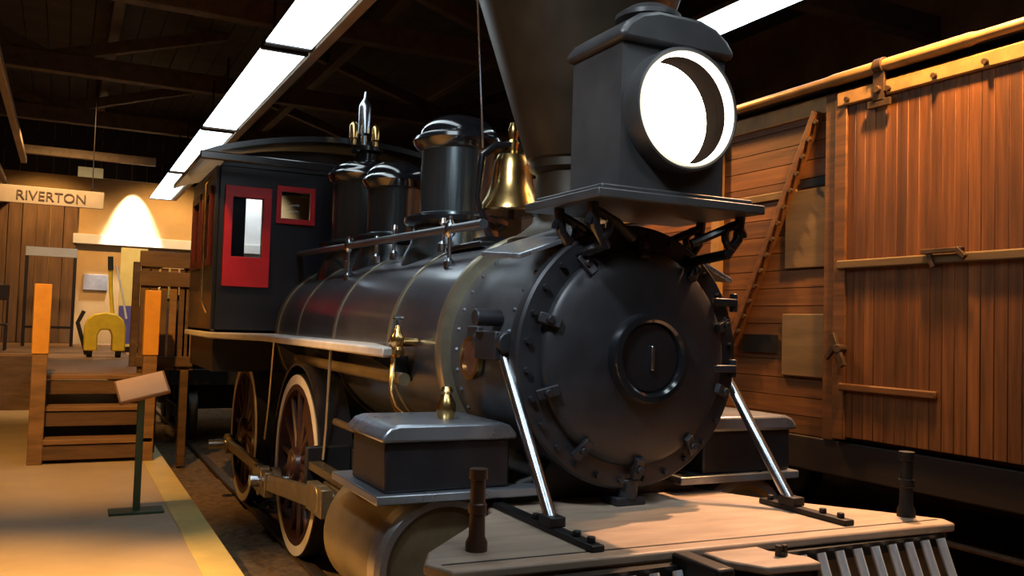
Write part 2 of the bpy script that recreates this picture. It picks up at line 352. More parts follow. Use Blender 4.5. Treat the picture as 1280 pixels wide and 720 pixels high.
# shelf under the headlight and its scroll brackets
sh = part(MB().box(-.46, .42, 2.98, 3.62, 2.235, 2.275).box(-.42, .38, 3.02, 3.58, 2.275, 2.30), 'headlight_shelf', 'lamp', bevel=.006)
for s in (-1, 1):
    for yy in (3.12, 3.40):
        sc = []
        for i in range(15):
            t = i / 14
            sc.append((s * (.42 - .06 * math.sin(t * PI * 1.6)), yy, 2.235 - .25 * t))
        sc2 = [(s * (.42 + .055 * math.cos(u) - .055), yy, 2.14 + .055 * math.sin(u)) for u in [i * .35 for i in range(14)]]
        mbk = MB().tube([(s * .40, yy, 2.235), (s * .385, yy, 2.13), (s * .33, yy, 2.06), (s * .30, 3.42, 2.03)], .024, 10).tube(sc2, .018, 8)
        mbk.tube([(s * .40, yy, 2.21), (s * .28, yy, 2.16), (s * .16, yy + .05, 2.10)], .02, 8)
        part(mbk, 'shelf_bracket', 'black', sh)
# domes
def dome(y, rb, zf, zc, zt, rc, name, label):
    b = part(MB().lathe([(rb + .12, 2.05), (rb + .10, 2.16), (rb + .06, 2.24), (rb + .025, zf - .02), (rb + .025, zf), (rb, zf + .02), (rb, zc - .06), (rb + .02, zc - .045)], (0, y, 0), 'z', 64), name, 'domebody', label=label)
    part(MB().lathe([(rb + .02, zc - .05), (rc, zc - .02), (rc + .012, zc + .005), (rc, zc + .03), (rb + .03, zc + .04)], (0, y, 0), 'z', 64), 'dome_cornice', 'dome', b)
    pf = [(rb + .03, zc + .035)] + [((rb + .015) * math.cos(t), zc + .05 + (zt - zc - .05) * math.sin(t)) for t in [i * PI / 2 / 10 for i in range(11)]]
    pf[-1] = (0, zt); part(MB().lathe(pf, (0, y, 0), 'z', 64), 'dome_cap', 'dome', b)
    part(MB().lathe([(rb + .075, zf - .07), (rb + .105, zf - .05), (rb + .105, zf - .02), (rb + .05, zf + .005)], (0, y, 0), 'z', 64), 'dome_base', 'black', b)
    return b
dome(5.5, .25, 2.43, 2.93, 3.13, .30, 'sand_dome', None)
dome(6.75, .225, 2.40, 2.83, 3.01, .265, 'sand_dome', None)
sd = dome(7.58, .285, 2.40, 2.98, 3.14, .33, 'steam_dome', None)
part(MB().lathe([(.10, 3.10), (.10, 3.20), (.145, 3.22), (.145, 3.26), (0, 3.27)], (0, 7.58, 0), 'z', 40), 'valve_seat', 'black', sd)
wx = .015
part(MB().lathe([(.03, 3.26), (.03, 3.36), (.055, 3.38), (.058, 3.62), (.045, 3.66), (.02, 3.70), (.012, 3.76), (0, 3.77)], (wx - .05, 7.56, 0), 'z', 24), 'steam_whistle', 'steel', sd)
for dx in (-.15, .05):
    part(MB().lathe([(.025, 3.26), (.025, 3.31), (.038, 3.32), (.038, 3.43), (.02, 3.46), (0, 3.47)], (dx, 7.50, 0), 'z', 20), 'safety_valve', 'brass', sd)
# bell
bs = MB()
for s in (-1, 1):
    bs.tube([(s * .10, 4.67, 2.16), (s * .16, 4.67, 2.28), (s * .225, 4.67, 2.45), (s * .20, 4.67, 2.70)], [.03, .022, .018, .024], 12)
bs.tube([(.20, 4.67, 2.70), (.12, 4.67, 2.77), (0, 4.67, 2.79), (-.12, 4.67, 2.77), (-.20, 4.67, 2.70)], .024, 12).box(-.2, .2, 4.57, 4.77, 2.14, 2.22)
bb = part(MB().lathe([(.178, 2.38), (.192, 2.39), (.186, 2.42), (.155, 2.475), (.128, 2.55), (.116, 2.63), (.112, 2.68), (.095, 2.72), (.05, 2.745), (.03, 2.752), (0, 2.754)], (0, 4.67, 0), 'z', 56), 'bell', 'brass', label='polished brass bell between stack and sand dome')
part(bs, 'bell_stand', 'black', bb)
part(MB().lathe([(.03, 2.74), (.035, 2.80), (.022, 2.82), (.03, 2.85), (.034, 2.88), (.02, 2.92), (0, 2.93)], (0, 4.67, 0), 'z', 20), 'bell_finial', 'brass', bb)
part(MB().cyl((0, 4.67, 2.34), (0, 4.67, 2.6), .02, n=10), 'bell_clapper', 'black_mat', bb)
part(MB().box(-.30, .30, 4.45, 4.95, 2.14, 2.18), 'bell_base', 'black', bb, bevel=.01)
# handrails
for s in (-1, 1):
    hr = part(MB().cyl((s * .42, 4.15, 2.235), (s * .42, 8.2, 2.32), .026, n=14), 'handrail', 'board' if False else 'jacket')
    for yy in (4.6, 6.6):
        pz = 2.235 + (yy - 4.15) * .021
        part(MB().lathe([(.03, 2.02), (.03, 2.06), (.013, 2.08), (.013, pz - .05), (.03, pz - .03), (.034, pz), (.03, pz + .03), (.014, pz + .05), (.014, pz + .07), (0, pz + .075)], (s * .42, yy, 0), 'z', 18), 'handrail_post', 'steel', hr)
# small top fittings along the boiler
for y, h in ((5.05, .16), (5.95, .2), (6.35, .15), (7.1, .2)):
    part(MB().lathe([(.03, 2.15), (.03, 2.2), (.014, 2.22), (.014, 2.2 + h - .05), (.026, 2.2 + h - .03), (.02, 2.2 + h), (0, 2.21 + h)], (-.28, y, 0), 'z', 14), 'oil_cup', 'steel')
# running boards
for s in (-1, 1):
    poly = [(s * .60, 5.30), (s * .79, 4.46), (s * .86, 4.40), (s * .86, 7.55), (s * 1.21, 8.15), (s * 1.21, 9.85), (s * .60, 9.85)]
    rb = part(MB().prism(poly, 1.52, 1.575), 'running_board', 'board', bevel=.012, label='pale steel running board along the boiler')
    for yy in (4.7, 5.9, 7.1):
        part(MB().prism([(s * .55, 1.52), (s * .82, 1.52), (s * .82, 1.50), (s * .55, 1.36)], yy - .015, yy + .015, 'y'), 'board_bracket', 'black_mat', rb)
# firebox, frames, ash pan
part(MB().box(-.50, .50, 6.95, 8.9, .75, 1.60), 'firebox', 'black_mat', bevel=.02)
for s in (-1, 1):
    part(MB().box(s * .56 - .04, s * .56 + .04, 2.9, 9.8, .50, .86), 'frame_bar', 'black_mat', bevel=.01)
    part(MB().tube([(s * .70, 4.5, 1.40), (s * .70, 6.9, 1.40), (s * .62, 7.0, 1.36)], .035, 12), 'injector_pipe', 'cyl')
    # check valve and feed pipe
    cv = part(MB().lathe([(.03, -.10), (.05, -.085), (.05, -.05), (.035, -.03), (.048, .0), (.048, .04), (.028, .07), (.018, .11), (0, .12)], (0, 0, 0), 'z', 20).cyl((0, 0, 0), (0, .10, 0), .03, n=14).cyl((0, 0, .0), (-s * .14, 0, .0), .03, n=14), 'check_valve', 'brass', loc=(s * .74, 4.52, 1.60))
    cv.scale = (.8, .8, .8)
    part(MB().cyl((0, 0, .05), (0, 0, .17), .012, n=10).cyl((-.035, 0, .165), (.035, 0, .165), .012, n=10), 'valve_handle', 'steel', cv)
    part(MB().tube([(s * .76, 4.52, 1.52), (s * .77, 4.50, 1.42), (s * .80, 4.42, 1.33), (s * .83, 4.25, 1.27), (s * .84, 4.05, 1.24), (s * .84, 3.95, 1.24)], .014, 10), 'lubricator_pipe', 'brass')
    part(MB().lathe([(.022, 1.23), (.022, 1.26), (.038, 1.28), (.045, 1.31), (.045, 1.34), (.030, 1.37), (.022, 1.385), (.03, 1.40), (.02, 1.42), (0, 1.425)], (s * .78, 3.72, 0), 'z', 24), 'oil_cup', 'brass', label='small brass oil cup on the steam chest lid')
# saddle beneath the smokebox
part(MB().prism([(-.56, .62), (.56, .62), (.56, .97), (.36, 1.02), (.30, 1.10), (-.30, 1.10), (-.36, 1.02), (-.56, .97)], 3.60, 4.25, 'y'), 'smokebox_saddle', 'black_mat', bevel=.02)
part(MB().cyl((0, 3.40, .93), (0, 3.40, 1.02), .05, n=16).box(-.08, .08, 3.36, 3.5, .90, .94), 'drain_fitting', 'front', bevel=.005)
# cylinders and steam chests
for s in (-1, 1):
    cx = s * .84
    cy = part(MB().lathe([(.235, 3.565), (.262, 3.545), (.288, 3.55), (.305, 3.575), (.308, 3.60), (.308, 4.36), (.29, 4.39), (.1, 4.40), (.06, 4.42), (.06, 4.60), (0, 4.60)], (cx, 0, .655), 'y', 64), 'cylinder', 'cyl', label='steam cylinder with polished jacket')
    part(MB().lathe([(.262, 3.538), (.290, 3.542), (.310, 3.562), (.314, 3.60), (.314, 3.64), (.300, 3.64), (.262, 3.56)], (cx, 0, .655), 'y', 64, closed=True), 'casing_ring', 'lip', cy, 'bright casing ring around the dark cylinder head')
    part(MB().lathe([(0, 3.60), (.10, 3.598), (.18, 3.592), (.225, 3.578), (.236, 3.565), (.236, 3.62)], (cx, 0, .655), 'y', 56), 'cylinder_head', 'rubber', cy)
    part(MB().box(cx - .33, cx + .45 if s < 0 else cx + .33, 3.50, 4.18, .945, .985) if s < 0 else MB().box(cx - .45, cx + .33, 3.50, 4.18, .945, .985), 'chest_flange', 'chesttop', cy, bevel=.006)
    ch = part(MB().box(cx - .285, cx + .30, 3.54, 4.0, .985, 1.205), 'steam_chest', 'chest', cy, bevel=.012)
    lid = [(-.31, 1.20), (.325, 1.20), (.325, 1.225), (.29, 1.262), (.25, 1.275), (-.235, 1.275), (-.275, 1.262), (-.31, 1.225)]
    part(MB().prism([(cx + u, v) for u, v in lid], 3.515, 4.03, 'y'), 'chest_lid', 'chesttop', cy, bevel=.018, ang=50)
    part(MB().cyl((cx, 3.99, 1.09), (cx, 5.3, 1.09), .022, n=12).bar((cx, 4.6, 1.09), (cx, 4.6, .95), .03, .05, (0, 1, 0)), 'valve_rod', 'rodst', cy)
    # guides, crosshead
    part(MB().box(cx - .045, cx + .045, 4.40, 5.75, .735, .785), 'guide_bar', 'rodst', bevel=.006)
    part(MB().box(cx - .045, cx + .045, 4.40, 5.75, .525, .575), 'guide_bar', 'rodst', bevel=.006)
    part(MB().box(cx - .05, cx + .05, 4.95, 5.35, .585, .725).cyl((cx - .09, 5.15, .655), (cx + .09, 5.15, .655), .05, n=18).cyl((cx, 4.5, .655), (cx, 4.98, .655), .03, n=14), 'crosshead', 'rodst', bevel=.008)
    part(MB().box(s * .60, s * .90, 5.74, 5.80, .46, .88), 'guide_yoke', 'black_mat', bevel=.01)
# driving wheels
def wheel_proto():
    R = .655
    wc = MB()
    wc.lathe([(.535, -.10), (.575, -.10), (.585, -.09), (.585, .04), (.535, .04)], (0, 0, 0), 'x', 64, closed=True)
    wc.lathe([(0, -.135), (.075, -.135), (.085, -.125), (.11, -.125), (.12, -.11), (.12, .05), (0, .05)], (0, 0, 0), 'x', 32)
    return R, wc
def make_wheel(cy, s, first):
    R, wc = wheel_proto()
    w_ = part(wc, 'driving_wheel', 'wheel', loc=(s * .70, cy, .655), rot=(0, 0, 0 if s < 0 else PI))
    part(MB().lathe([(.584, -.095), (.650, -.095), (R, -.09), (R, .035), (R + .028, .05), (R + .028, .065), (.584, .065)], (0, 0, 0), 'x', 80, closed=True), 'tire', 'black_mat', w_)
    part(MB().lathe([(.580, -.099), (.648, -.099), (.648, -.093), (.580, -.093)], (0, 0, 0), 'x', 80, closed=True), 'tire_face', 'tire', w_, 'cream painted tyre face')
    me = None
    for i in range(14):
        a_ = 2 * PI * i / 14
        if me is None:
            o = part(MB().tube([(-.055, .10, 0), (-.055, .30, 0), (-.055, .55, 0)], [.034, .026, .024], 10), 'spoke', 'wheel', w_); me = o
        else:
            o = me.copy(); COL.objects.link(o); o.parent = w_
        o.rotation_euler = (a_ + .1, 0, 0)
    dy, dz = .29, -.16
    flip = 1 if s < 0 else -1
    # crank boss and counterweight
    cb = MB().cyl((-.10, dy * flip, dz), (-.02, dy * flip, dz), .10, n=24).bar((-.06, 0, 0), (-.06, dy * flip, dz), .20, .075, (1, 0, 0))
    part(cb, 'crank', 'wheel', w_, bevel=.006)
    aa = math.atan2(-dz, -dy * flip)
    part(MB().lathe([(.36, -.085), (.54, -.085), (.54, -.03), (.36, -.03)], (0, 0, 0), 'x', 20, closed=True, a0=aa - .75, a1=aa + .75), 'counterweight', 'wheel', w_)
    part(MB().cyl((-.10, dy * flip, dz), (-.36, dy * flip, dz), .045, n=16), 'crank_pin', 'steel', w_)
    return w_
for cy in (6.48, 8.56):
    for s in (-1, 1): make_wheel(cy, s, True)
    part(MB().cyl((-.66, cy, .655), (.66, cy, .655), .08, n=20), 'axle', 'black_mat')
for s in (-1, 1):
    x = s * .875; py, pz = .29, -.16
    sr = MB().bar((x, 6.48 + py, .655 + pz), (x, 8.56 + py, .655 + pz), .04, .085)
    for cy in (6.48, 8.56): sr.cyl((x - .035, cy + py, .655 + pz), (x + .035, cy + py, .655 + pz), .095, n=24)
    sr.bar((x, 8.56 + py, .655 + pz), (x, 8.56 + py + .22, .655 + pz), .04, .07)
    part(sr, 'side_rod', 'rodst', bevel=.006)
    x = s * .96
    mr = MB().bar((x, 5.15, .655), (x, 6.48 + py, .655 + pz), .045, .12)
    mr.cyl((x - .04, 5.15, .655), (x + .04, 5.15, .655), .085, n=20).cyl((x - .04, 6.48 + py, .655 + pz), (x + .04, 6.48 + py, .655 + pz), .11, n=24)
    mr.box(x - .035, x + .035, 5.0, 5.34, .57, .735)
    mr.box(x - .035, x + .035, 6.55, 6.98, .655 + pz - .09, .655 + pz + .09)
    part(mr, 'main_rod', 'rodst', bevel=.006)
    # curved guard around the leading driver, with a thin bright edge rod
    part(MB().lathe([(.715, -.10), (.735, -.10), (.735, .12), (.715, .12)], (s * .70, 6.48, .655), 'x', 40, closed=True, a0=PI * .12, a1=PI * 1.08), 'wheel_guard', 'black')
    part(MB().tube([(s * .80, 7.35, 1.53), (s * .80, 7.45, 1.0), (s * .80, 7.55, .70)], .010, 8), 'drain_pipe', 'bandm')
    part(MB().tube([(s * .80, 5.62, 1.53), (s * .80, 5.66, 1.0), (s * .80, 5.70, .80)], .010, 8), 'drain_pipe', 'bandm')
# leading truck wheels
for cy in (3.25, 4.75):
    for s in (-1, 1):
        tw = part(MB().lathe([(0, -.09), (.05, -.09), (.07, -.06), (.10, -.03), (.22, -.02), (.26, -.07), (.33, -.07), (.33, .04), (.355, .06), (.355, .07), (0, .07)], (0, 0, 0), 'x', 48), 'truck_wheel', 'black_mat', loc=(s * .70, cy, .33), rot=(0, 0, 0 if s < 0 else PI))
part(MB().box(-.45, .45, 3.0, 5.0, .33, .42).cyl((-.65, 3.25, .33), (.65, 3.25, .33), .06).cyl((-.65, 4.75, .33), (.65, 4.75, .33), .06), 'truck_frame', 'black_mat', bevel=.01)
# pilot deck
dk = [(-1.19, 2.66), (1.17, 2.58), (1.21, 2.66), (1.12, 2.80), (.75, 3.30), (.60, 3.62), (.58, 3.86), (-.56, 3.86), (-.66, 3.46), (-1.17, 2.92), (-1.24, 2.78)]
part(MB().prism(dk, .862, .90), 'pilot_deck', 'deck', bevel=.01, label='tan plank deck over the pilot')
part(MB().add([(-1.19, 2.735, .9005), (1.16, 2.655, .9005), (1.16, 2.67, .9005), (-1.19, 2.75, .9005)], [(0, 1, 2, 3)]), 'deck_seam', 'black_mat')
part(MB().prism([(-1.18, 2.69), (1.16, 2.61), (1.16, 2.80), (-1.18, 2.88)], .60, .862), 'pilot_beam', 'cyl', bevel=.012)
pl = part(MB().box(-1.1, 1.1, 2.58, 2.63, .81, .86).bar((-.9, 2.18, .12), (.9, 2.18, .12), .05, .07), 'pilot', 'black_mat')
for i in range(22):
    x = -1.06 + i * .1
    if -.34 < x < .20: continue
    b_ = part(MB().tube([(x, 2.555, .85), (x, 2.535, .80), (x * .99, 2.40, .50), (x * .97, 2.19, .12)], .019, 8), 'pilot_bar', 'silver')
    b_.parent = pl
# coupler
cp = part(MB().box(-.34, -.26, 2.36, 2.62, .62, .90).box(-.26, .20, 2.40, 2.62, .62, .66).box(-.26, .20, 2.54, 2.62, .66, .86), 'coupler_pocket', 'black_mat', bevel=.012)
part(MB().prism([(-.19, 2.62), (-.19, 2.50), (-.11, 2.37), (.13, 2.35), (.15, 2.43), (.07, 2.55), (.07, 2.62)], .855, .885), 'coupler_plate', 'deck', cp, bevel=.008)
part(MB().box(-.10, .13, 2.37, 2.41, .62, .856).box(.10, .14, 2.37, 2.6, .62, .856), 'coupler_jaw', 'black_mat', cp, bevel=.008)
part(MB().cyl((.05, 2.47, .885), (.05, 2.47, .90), .02, n=12).box(.03, .045, 2.46, 2.48, .885, .925).box(.058, .073, 2.46, 2.48, .885, .925), 'coupling_pin', 'black_mat', cp)
part(MB().lathe([(0, -.02), (.03, -.015), (.035, .0), (.03, .03)], (-.21, 2.46, .76), 'y', 16), 'knuckle', 'steel', cp)
for x, y in ((-1.0, 2.88), (1.08, 2.76)):
    f = MB().lathe([(.040, .90), (.040, .93), (.030, .95), (.028, 1.03), (.034, 1.035), (.034, 1.065), (.028, 1.07), (.026, 1.15), (.034, 1.155), (.034, 1.19), (0, 1.192)], (x, y, 0), 'z', 20)
    part(f, 'marker_post', 'brown' if x < 0 else 'black_mat')
# cab
def wall_with_holes(mb, x0, x1, z0, z1, holes, y0, y1):
    xs = sorted({x0, x1} | {h[0] for h in holes} | {h[1] for h in holes}); zs = sorted({z0, z1} | {h[2] for h in holes} | {h[3] for h in holes})
    for i in range(len(xs) - 1):
        for j in range(len(zs) - 1):
            mx, mz = (xs[i] + xs[i + 1]) / 2, (zs[j] + zs[j + 1]) / 2
            if any(h[0] < mx < h[1] and h[2] < mz < h[3] for h in holes): continue
            mb.box(xs[i], xs[i + 1], y0, y1, zs[j], zs[j + 1])
    return mb
cw = MB()
holesL = [(-1.04, -.77, 2.26, 2.80), (-.62, -.33, 2.63, 2.90), (.33, .62, 2.63, 2.90), (.77, 1.04, 2.26, 2.80)]
wall_with_holes(cw, -1.15, 1.15, 1.56, 3.08, holesL, 8.2, 8.26)
cab = part(cw, 'cab', 'cab')
arch = [(-1.15, 3.07)] + [(1.15 * math.sin(t), 3.08 + .22 * math.cos(t * 1.0) ** 1) for t in [(-1 + i / 8) * PI / 2 for i in range(17)]] + [(1.15, 3.07)]
part(MB().prism(arch, 8.2, 8.26, 'y'), 'cab_front_arch', 'cab', cab)
for s in (-1, 1):
    sw = MB()
    for (y0, y1, z0, z1) in ((8.26, 8.42, 1.56, 3.08), (8.42, 9.68, 1.56, 2.18), (8.42, 9.68, 2.92, 3.08), (8.98, 9.10, 2.18, 2.92), (9.68, 9.84, 1.56, 3.08)):
        sw.box(s * 1.15 - .03, s * 1.15 + .03, y0, y1, z0, z1)
    part(sw, 'cab_side', 'cab', cab)
    for y0, y1 in ((8.42, 8.98), (9.10, 9.68)):
        fr = MB()
        for b_ in ((y0, y1, 2.18, 2.25), (y0, y1, 2.85, 2.92), (y0, y0 + .07, 2.25, 2.85), (y1 - .07, y1, 2.25, 2.85)): fr.box(s * 1.17 - .035, s * 1.17 + .035, *b_)
        ff = part(fr, 'window_frame', 'maroon', cab, 'dark red side window frame', bevel=.005)
        part(MB().box(s * 1.165 - .004, s * 1.165 + .004, y0 + .07, y1 - .07, 2.25, 2.85), 'window_pane', 'glass', ff)
    part(MB().tube([(s * 1.21, 8.3, 1.75), (s * 1.26, 8.3, 1.85), (s * 1.26, 8.3, 2.9), (s * 1.21, 8.3, 2.98)], .014, 10), 'grab_rail', 'brass', cab)
    # tall red front door with its window
    d = wall_with_holes(MB(), s * .905 - .205, s * .905 + .205, 1.99, 2.90, [(s * .905 - .135, s * .905 + .135, 2.26, 2.80)], 8.165, 8.20)
    dd = part(d, 'cab_door', 'red', cab, 'tall red front door with a narrow window', bevel=.004)
    part(MB().box(s * .905 - .135, s * .905 + .135, 8.20, 8.206, 2.26, 2.80), 'door_pane', 'glass', dd)
    part(MB().box(s * .905 - .135, s * .905 - .015, 8.215, 8.24, 2.26, 2.80), 'door_sash', 'black', dd)
    wf = wall_with_holes(MB(), s * .475 - .18, s * .475 + .18, 2.59, 2.94, [(s * .475 - .135, s * .475 + .135, 2.64, 2.89)], 8.17, 8.20)
    w2 = part(wf, 'window_frame', 'red', cab, 'small red front window frame', bevel=.004)
    part(MB().box(s * .475 - .135, s * .475 + .135, 8.20, 8.206, 2.64, 2.89), 'window_pane', 'glass', w2)
ro, ri = [], []
for i in range(21):
    t = (-1 + i / 10); x = 1.36 * t; z = 3.08 + .26 * math.cos(t * PI / 2) ** .8 if abs(t) < 1 else 3.08
    ro.append((x, z + .05)); ri.append((x, z))
rf = part(MB().prism(ro + ri[::-1], 7.86, 10.1, 'y'), 'cab_roof', 'black', cab, ang=25)
part(MB().box(-1.38, 1.38, 7.84, 7.89, 3.06, 3.13), 'roof_eave', 'black', cab, bevel=.01)
part(MB().box(-1.18, 1.18, 8.2, 9.86, 1.575, 1.60), 'cab_floor', 'cabin', cab)
part(MB().lathe([(0, 8.27), (.60, 8.27), (.60, 8.55), (.54, 8.60), (0, 8.60)], (0, 0, ZB + .05), 'y', 40), 'boiler_backhead', 'black_mat', cab)
part(MB().box(-1.05, -.35, 9.2, 9.75, 1.6, 2.05), 'cab_seat', 'cabin', cab, bevel=.02)
part(MB().box(-1.15, 1.15, 8.25, 9.8, 1.22, 1.535), 'cab_apron', 'black_mat', cab, bevel=.01)

# ------------------------------------------------------------------ the boxcar
BX = 2.5
bc = thing('boxcar', 'brown wooden boxcar with vertical board door on the far track', 'railway car', (3.85, 4.5, 0))
def bpart(mb, name, m, parent=bc, label=None, **k):
    off = Vector((-3.85, -4.5, 0)) if parent is bc else Vector((0, 0, 0))
    o = mb.build(name, M[m], parent, loc=off, **k)
    if label: o['label'] = label
    return o
y0, y1 = -1.2, 9.4
body = MB()
zb = .98; k = 0
while zb < 3.40:
    h = .135
    body.box(BX + .02, BX + .06, 4.52, y1, zb, min(zb + h - .006, 3.42))
    zb += h
body.box(BX + .06, BX + .10, y0, y1, .98, 3.42)
bd = bpart(body, 'car_side', 'side')
b2 = MB(); yy = y0
while yy < 1.3:
    b2.box(BX + .0, BX + .05, yy, yy + .088, .98, 3.42); yy += .092
bpart(b2, 'car_side', 'door')
bpart(MB().box(BX + .1, 5.2, y0, y0 + .06, .98, 3.42).box(BX + .1, 5.2, y1 - .06, y1, .98, 3.42).box(5.14, 5.2, y0, y1, .98, 3.42), 'car_end', 'side')
rp = [(BX - .10, 3.50), (3.0, 3.66), (3.5, 3.76), (3.85, 3.78), (4.2, 3.76), (4.7, 3.66), (5.3, 3.50), (5.3, 3.46), (3.85, 3.72), (BX - .10, 3.46)]
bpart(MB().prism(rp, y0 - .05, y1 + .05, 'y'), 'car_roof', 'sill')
bpart(MB().box(BX - .0, BX + .06, y0, y1, 3.32, 3.45), 'fascia_board', 'railp', bevel=.008)
# door
dm = MB(); yy = 1.32
while yy < 4.36:
    dm.box(BX - .075, BX - .045, yy, yy + .082, 1.02, 3.33); yy += .0845
door = bpart(dm, 'car_door', 'door', label='sliding door of narrow vertical boards', bevel=.004)
D = Vector((-3.85, -4.5, 0))
bpart(MB().box(BX - .095, BX - .05, 4.34, 4.44, 1.0, 3.36), 'door_stile', 'side', door, bevel=.006)
bpart(MB().box(BX - .115, BX - .075, 1.35, 4.40, 2.165, 2.225), 'door_bar', 'pale', door, bevel=.01)
bpart(MB().box(BX - .105, BX - .075, 3.62, 4.38, 1.335, 1.385), 'door_bar', 'side', door, bevel=.01)
bpart(MB().box(BX - .105, BX - .07, 1.35, 4.42, 3.30, 3.40), 'door_head', 'railp', door, bevel=.01)
bolt = MB()
for i in range(9): bolt.cyl((BX - .105, 1.6 + i * .34, 3.335), (BX - .13, 1.6 + i * .34, 3.335), .018, n=8)
bpart(bolt, 'head_bolt', 'rust', door)['kind'] = 'stuff'
bpart(MB().box(BX - .15, BX - .115, 3.42, 3.70, 2.225, 2.255).bar((BX - .13, 3.66, 2.24), (BX - .13, 3.62, 2.14), .025, .03).bar((BX - .14, 3.46, 2.25), (BX - .14, 3.40, 2.19), .025, .03), 'door_latch', 'rust', door, bevel=.004)
bpart(MB().cyl((BX - .07, 4.36, 1.62), (BX - .16, 4.34, 1.62), .03, n=12).bar((BX - .14, 4.40, 1.72), (BX - .14, 4.30, 1.50), .03, .045).bar((BX - .13, 4.46, 1.55), (BX - .13, 4.36, 1.66), .03, .04), 'door_hasp', 'rust', door, bevel=.004)
# track pipe and hangers
tp = bpart(MB().tube([(BX - .10, y0 + .2, 3.50), (BX - .10, 2.2, 3.50), (BX - .10, 3.35, 3.50), (BX - .10, 3.40, 3.50), (BX - .10, 4.45, 3.50), (BX - .10, 4.5, 3.5), (BX - .10, 6.3, 3.50), (BX - .10, 8.8, 3.50)], [.030, .032, .034, .042, .042, .036, .034, .03], 16), 'door_track', 'railp', label='round pale rail the boxcar door hangs from')
for yy in (1.8, 4.05):
    h = MB().lathe([(.028, -.035), (.055, -.035), (.055, .035), (.028, .035)], (BX - .10, yy, 3.50), 'y', 20, closed=True)
    h.box(BX - .125, BX - .10, yy - .045, yy + .045, 3.26, 3.47).bar((BX - .115, yy - .09, 3.25), (BX - .115, yy + .09, 3.25), .02, .05).cyl((BX - .15, yy, 3.34), (BX - .08, yy, 3.34), .025, n=10)
    bpart(h, 'door_hanger', 'rust', door, bevel=.003)
# door post, diagonal brace, patches
bpart(MB().box(BX - .06, BX + .02, 4.46, 4.56, .98, 3.42), 'door_post', 'side', bevel=.008)
br = bpart(MB().bar((BX - .03, 4.66, 3.33), (BX - .03, 5.62, 1.45), .05, .085, (1, 0, 0)), 'diagonal_brace', 'side', bevel=.008)
tb = MB()
for i in range(16):
    t = (i + .5) / 16; p = Vector((BX - .055, 4.66 + .96 * t, 3.33 - 1.88 * t)); tb.cyl(p + Vector((0, -.042, -.02)), p + Vector((-.022, -.042, -.02)), .017, n=8)
bpart(tb, 'brace_bolt', 'rust', br)['kind'] = 'stuff'
bpart(MB().box(BX + .0, BX + .022, 4.57, 5.02, 1.40, 1.86), 'patch_panel', 'pale', bevel=.006, label='paler square patch board')
bpart(MB().box(BX - .005, BX + .022, 4.57, 5.0, 2.20, 2.78), 'patch_panel', 'pale', bevel=.006, label='upper greyish patch board')
bpart(MB().box(BX + .005, BX + .018, 4.57, 4.86, 2.80, 2.86), 'side_gap', 'black_mat')
bpart(MB().box(BX + .002, BX + .018, 5.08, 5.45, 1.56, 1.70), 'side_gap', 'black_mat')
bpart(MB().box(BX + .0, BX + .022, 4.9, 8.0, 2.74, 2.80), 'side_rail', 'pale', bevel=.006)
bpart(MB().box(BX - .04, BX + .02, 5.72, 5.82, .98, 3.42), 'side_post', 'railp', bevel=.008)
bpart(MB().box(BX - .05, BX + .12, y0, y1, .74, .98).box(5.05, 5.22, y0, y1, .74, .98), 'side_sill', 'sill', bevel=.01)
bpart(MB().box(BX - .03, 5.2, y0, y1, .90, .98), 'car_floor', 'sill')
bpart(MB().tube([(BX + .06, y0 + .3, .78), (BX + .06, 2.2, .45), (BX + .06, 5.9, .45), (BX + .06, 9.0, .78)], .02, 8), 'truss_rod', 'rust')
for cy in (.6, 7.8):
    tr = bpart(MB().box(BX + .25, BX + .37, cy - .95, cy + .95, .42, .62).box(4.75, 4.87, cy - .95, cy + .95, .42, .62).box(2.8, 4.8, cy - .15, cy + .15, .45, .80), 'truck_frame', 'black_mat', bevel=.02)
    for yy in (cy - .75, cy + .75):
        for s in (-1, 1):
            MB().lathe([(0, -.08), (.08, -.08), (.1, -.03), (.3, -.03), (.36, -.06), (.42, -.06), (.42, .04), (.445, .05), (.445, .07), (0, .07)], (3.85 + s * .72, yy, .42), 'x', 40).build('wheel', M['black_mat'], tr)

# ------------------------------------------------------------------ fluorescent lights
def fluor(loc, label):
    t = thing('fluorescent_light', label, 'ceiling light', loc, 'fluorescent strip lights under the roof')
    MB().prism([(-.21, .012), (.21, .012), (.12, .11), (-.12, .11)], -1.95, 1.95, 'y').build('housing', M['housing'], t, bevel=.006)
    MB().box(-.205, .205, -1.90, 1.90, -.002, .010).build('diffuser', M['fluor'], t)['label'] = 'glowing white diffuser'
    for s in (-1, 1): MB().box(-.215, .215, s * 1.925 - .03, s * 1.925 + .03, -.02, .05).build('end_plate', M['framem'], t, bevel=.004)
    for yy in (-1.4, 1.4): MB().cyl((0, yy, .10), (0, yy, .80 + .0), .012, n=8).build('hanger_rod', M['framem'], t)
    return t
f0 = fluor((-.64, 6.1, 4.2), 'fluorescent strip light above the domes, running out of the top of the photo')
for y, lab in ((10.1, 'fluorescent strip light above the cab, second along the long row'), (14.1, 'fluorescent strip light behind the cab roof, third along the long row'), (18.1, 'fluorescent strip light nearest the end wall, last of the long row')):
    f = copy_tree(f0); f.location = (-.64, y, 4.2); f['label'] = lab
for x, y, lab in ((-.64, 2.1, 'fluorescent strip light added to the long row before the chimney, unseen, for reflections'), (.42, 1.2, 'fluorescent strip light added high before the headlight, unseen, for reflections')):
    f = copy_tree(f0); f.location = (x, y, 4.2); f['label'] = lab  # extra strip lights added out of view for highlights on the metal
f = copy_tree(f0); f.location = (2.85, 4.9, 4.52); f['label'] = 'fluorescent strip light above the boxcar, right of the headlight'
lr = thing('light_carrier', 'brown timber rail that carries the long row of strip lights', 'beam', (-.35, 12, 4.2))
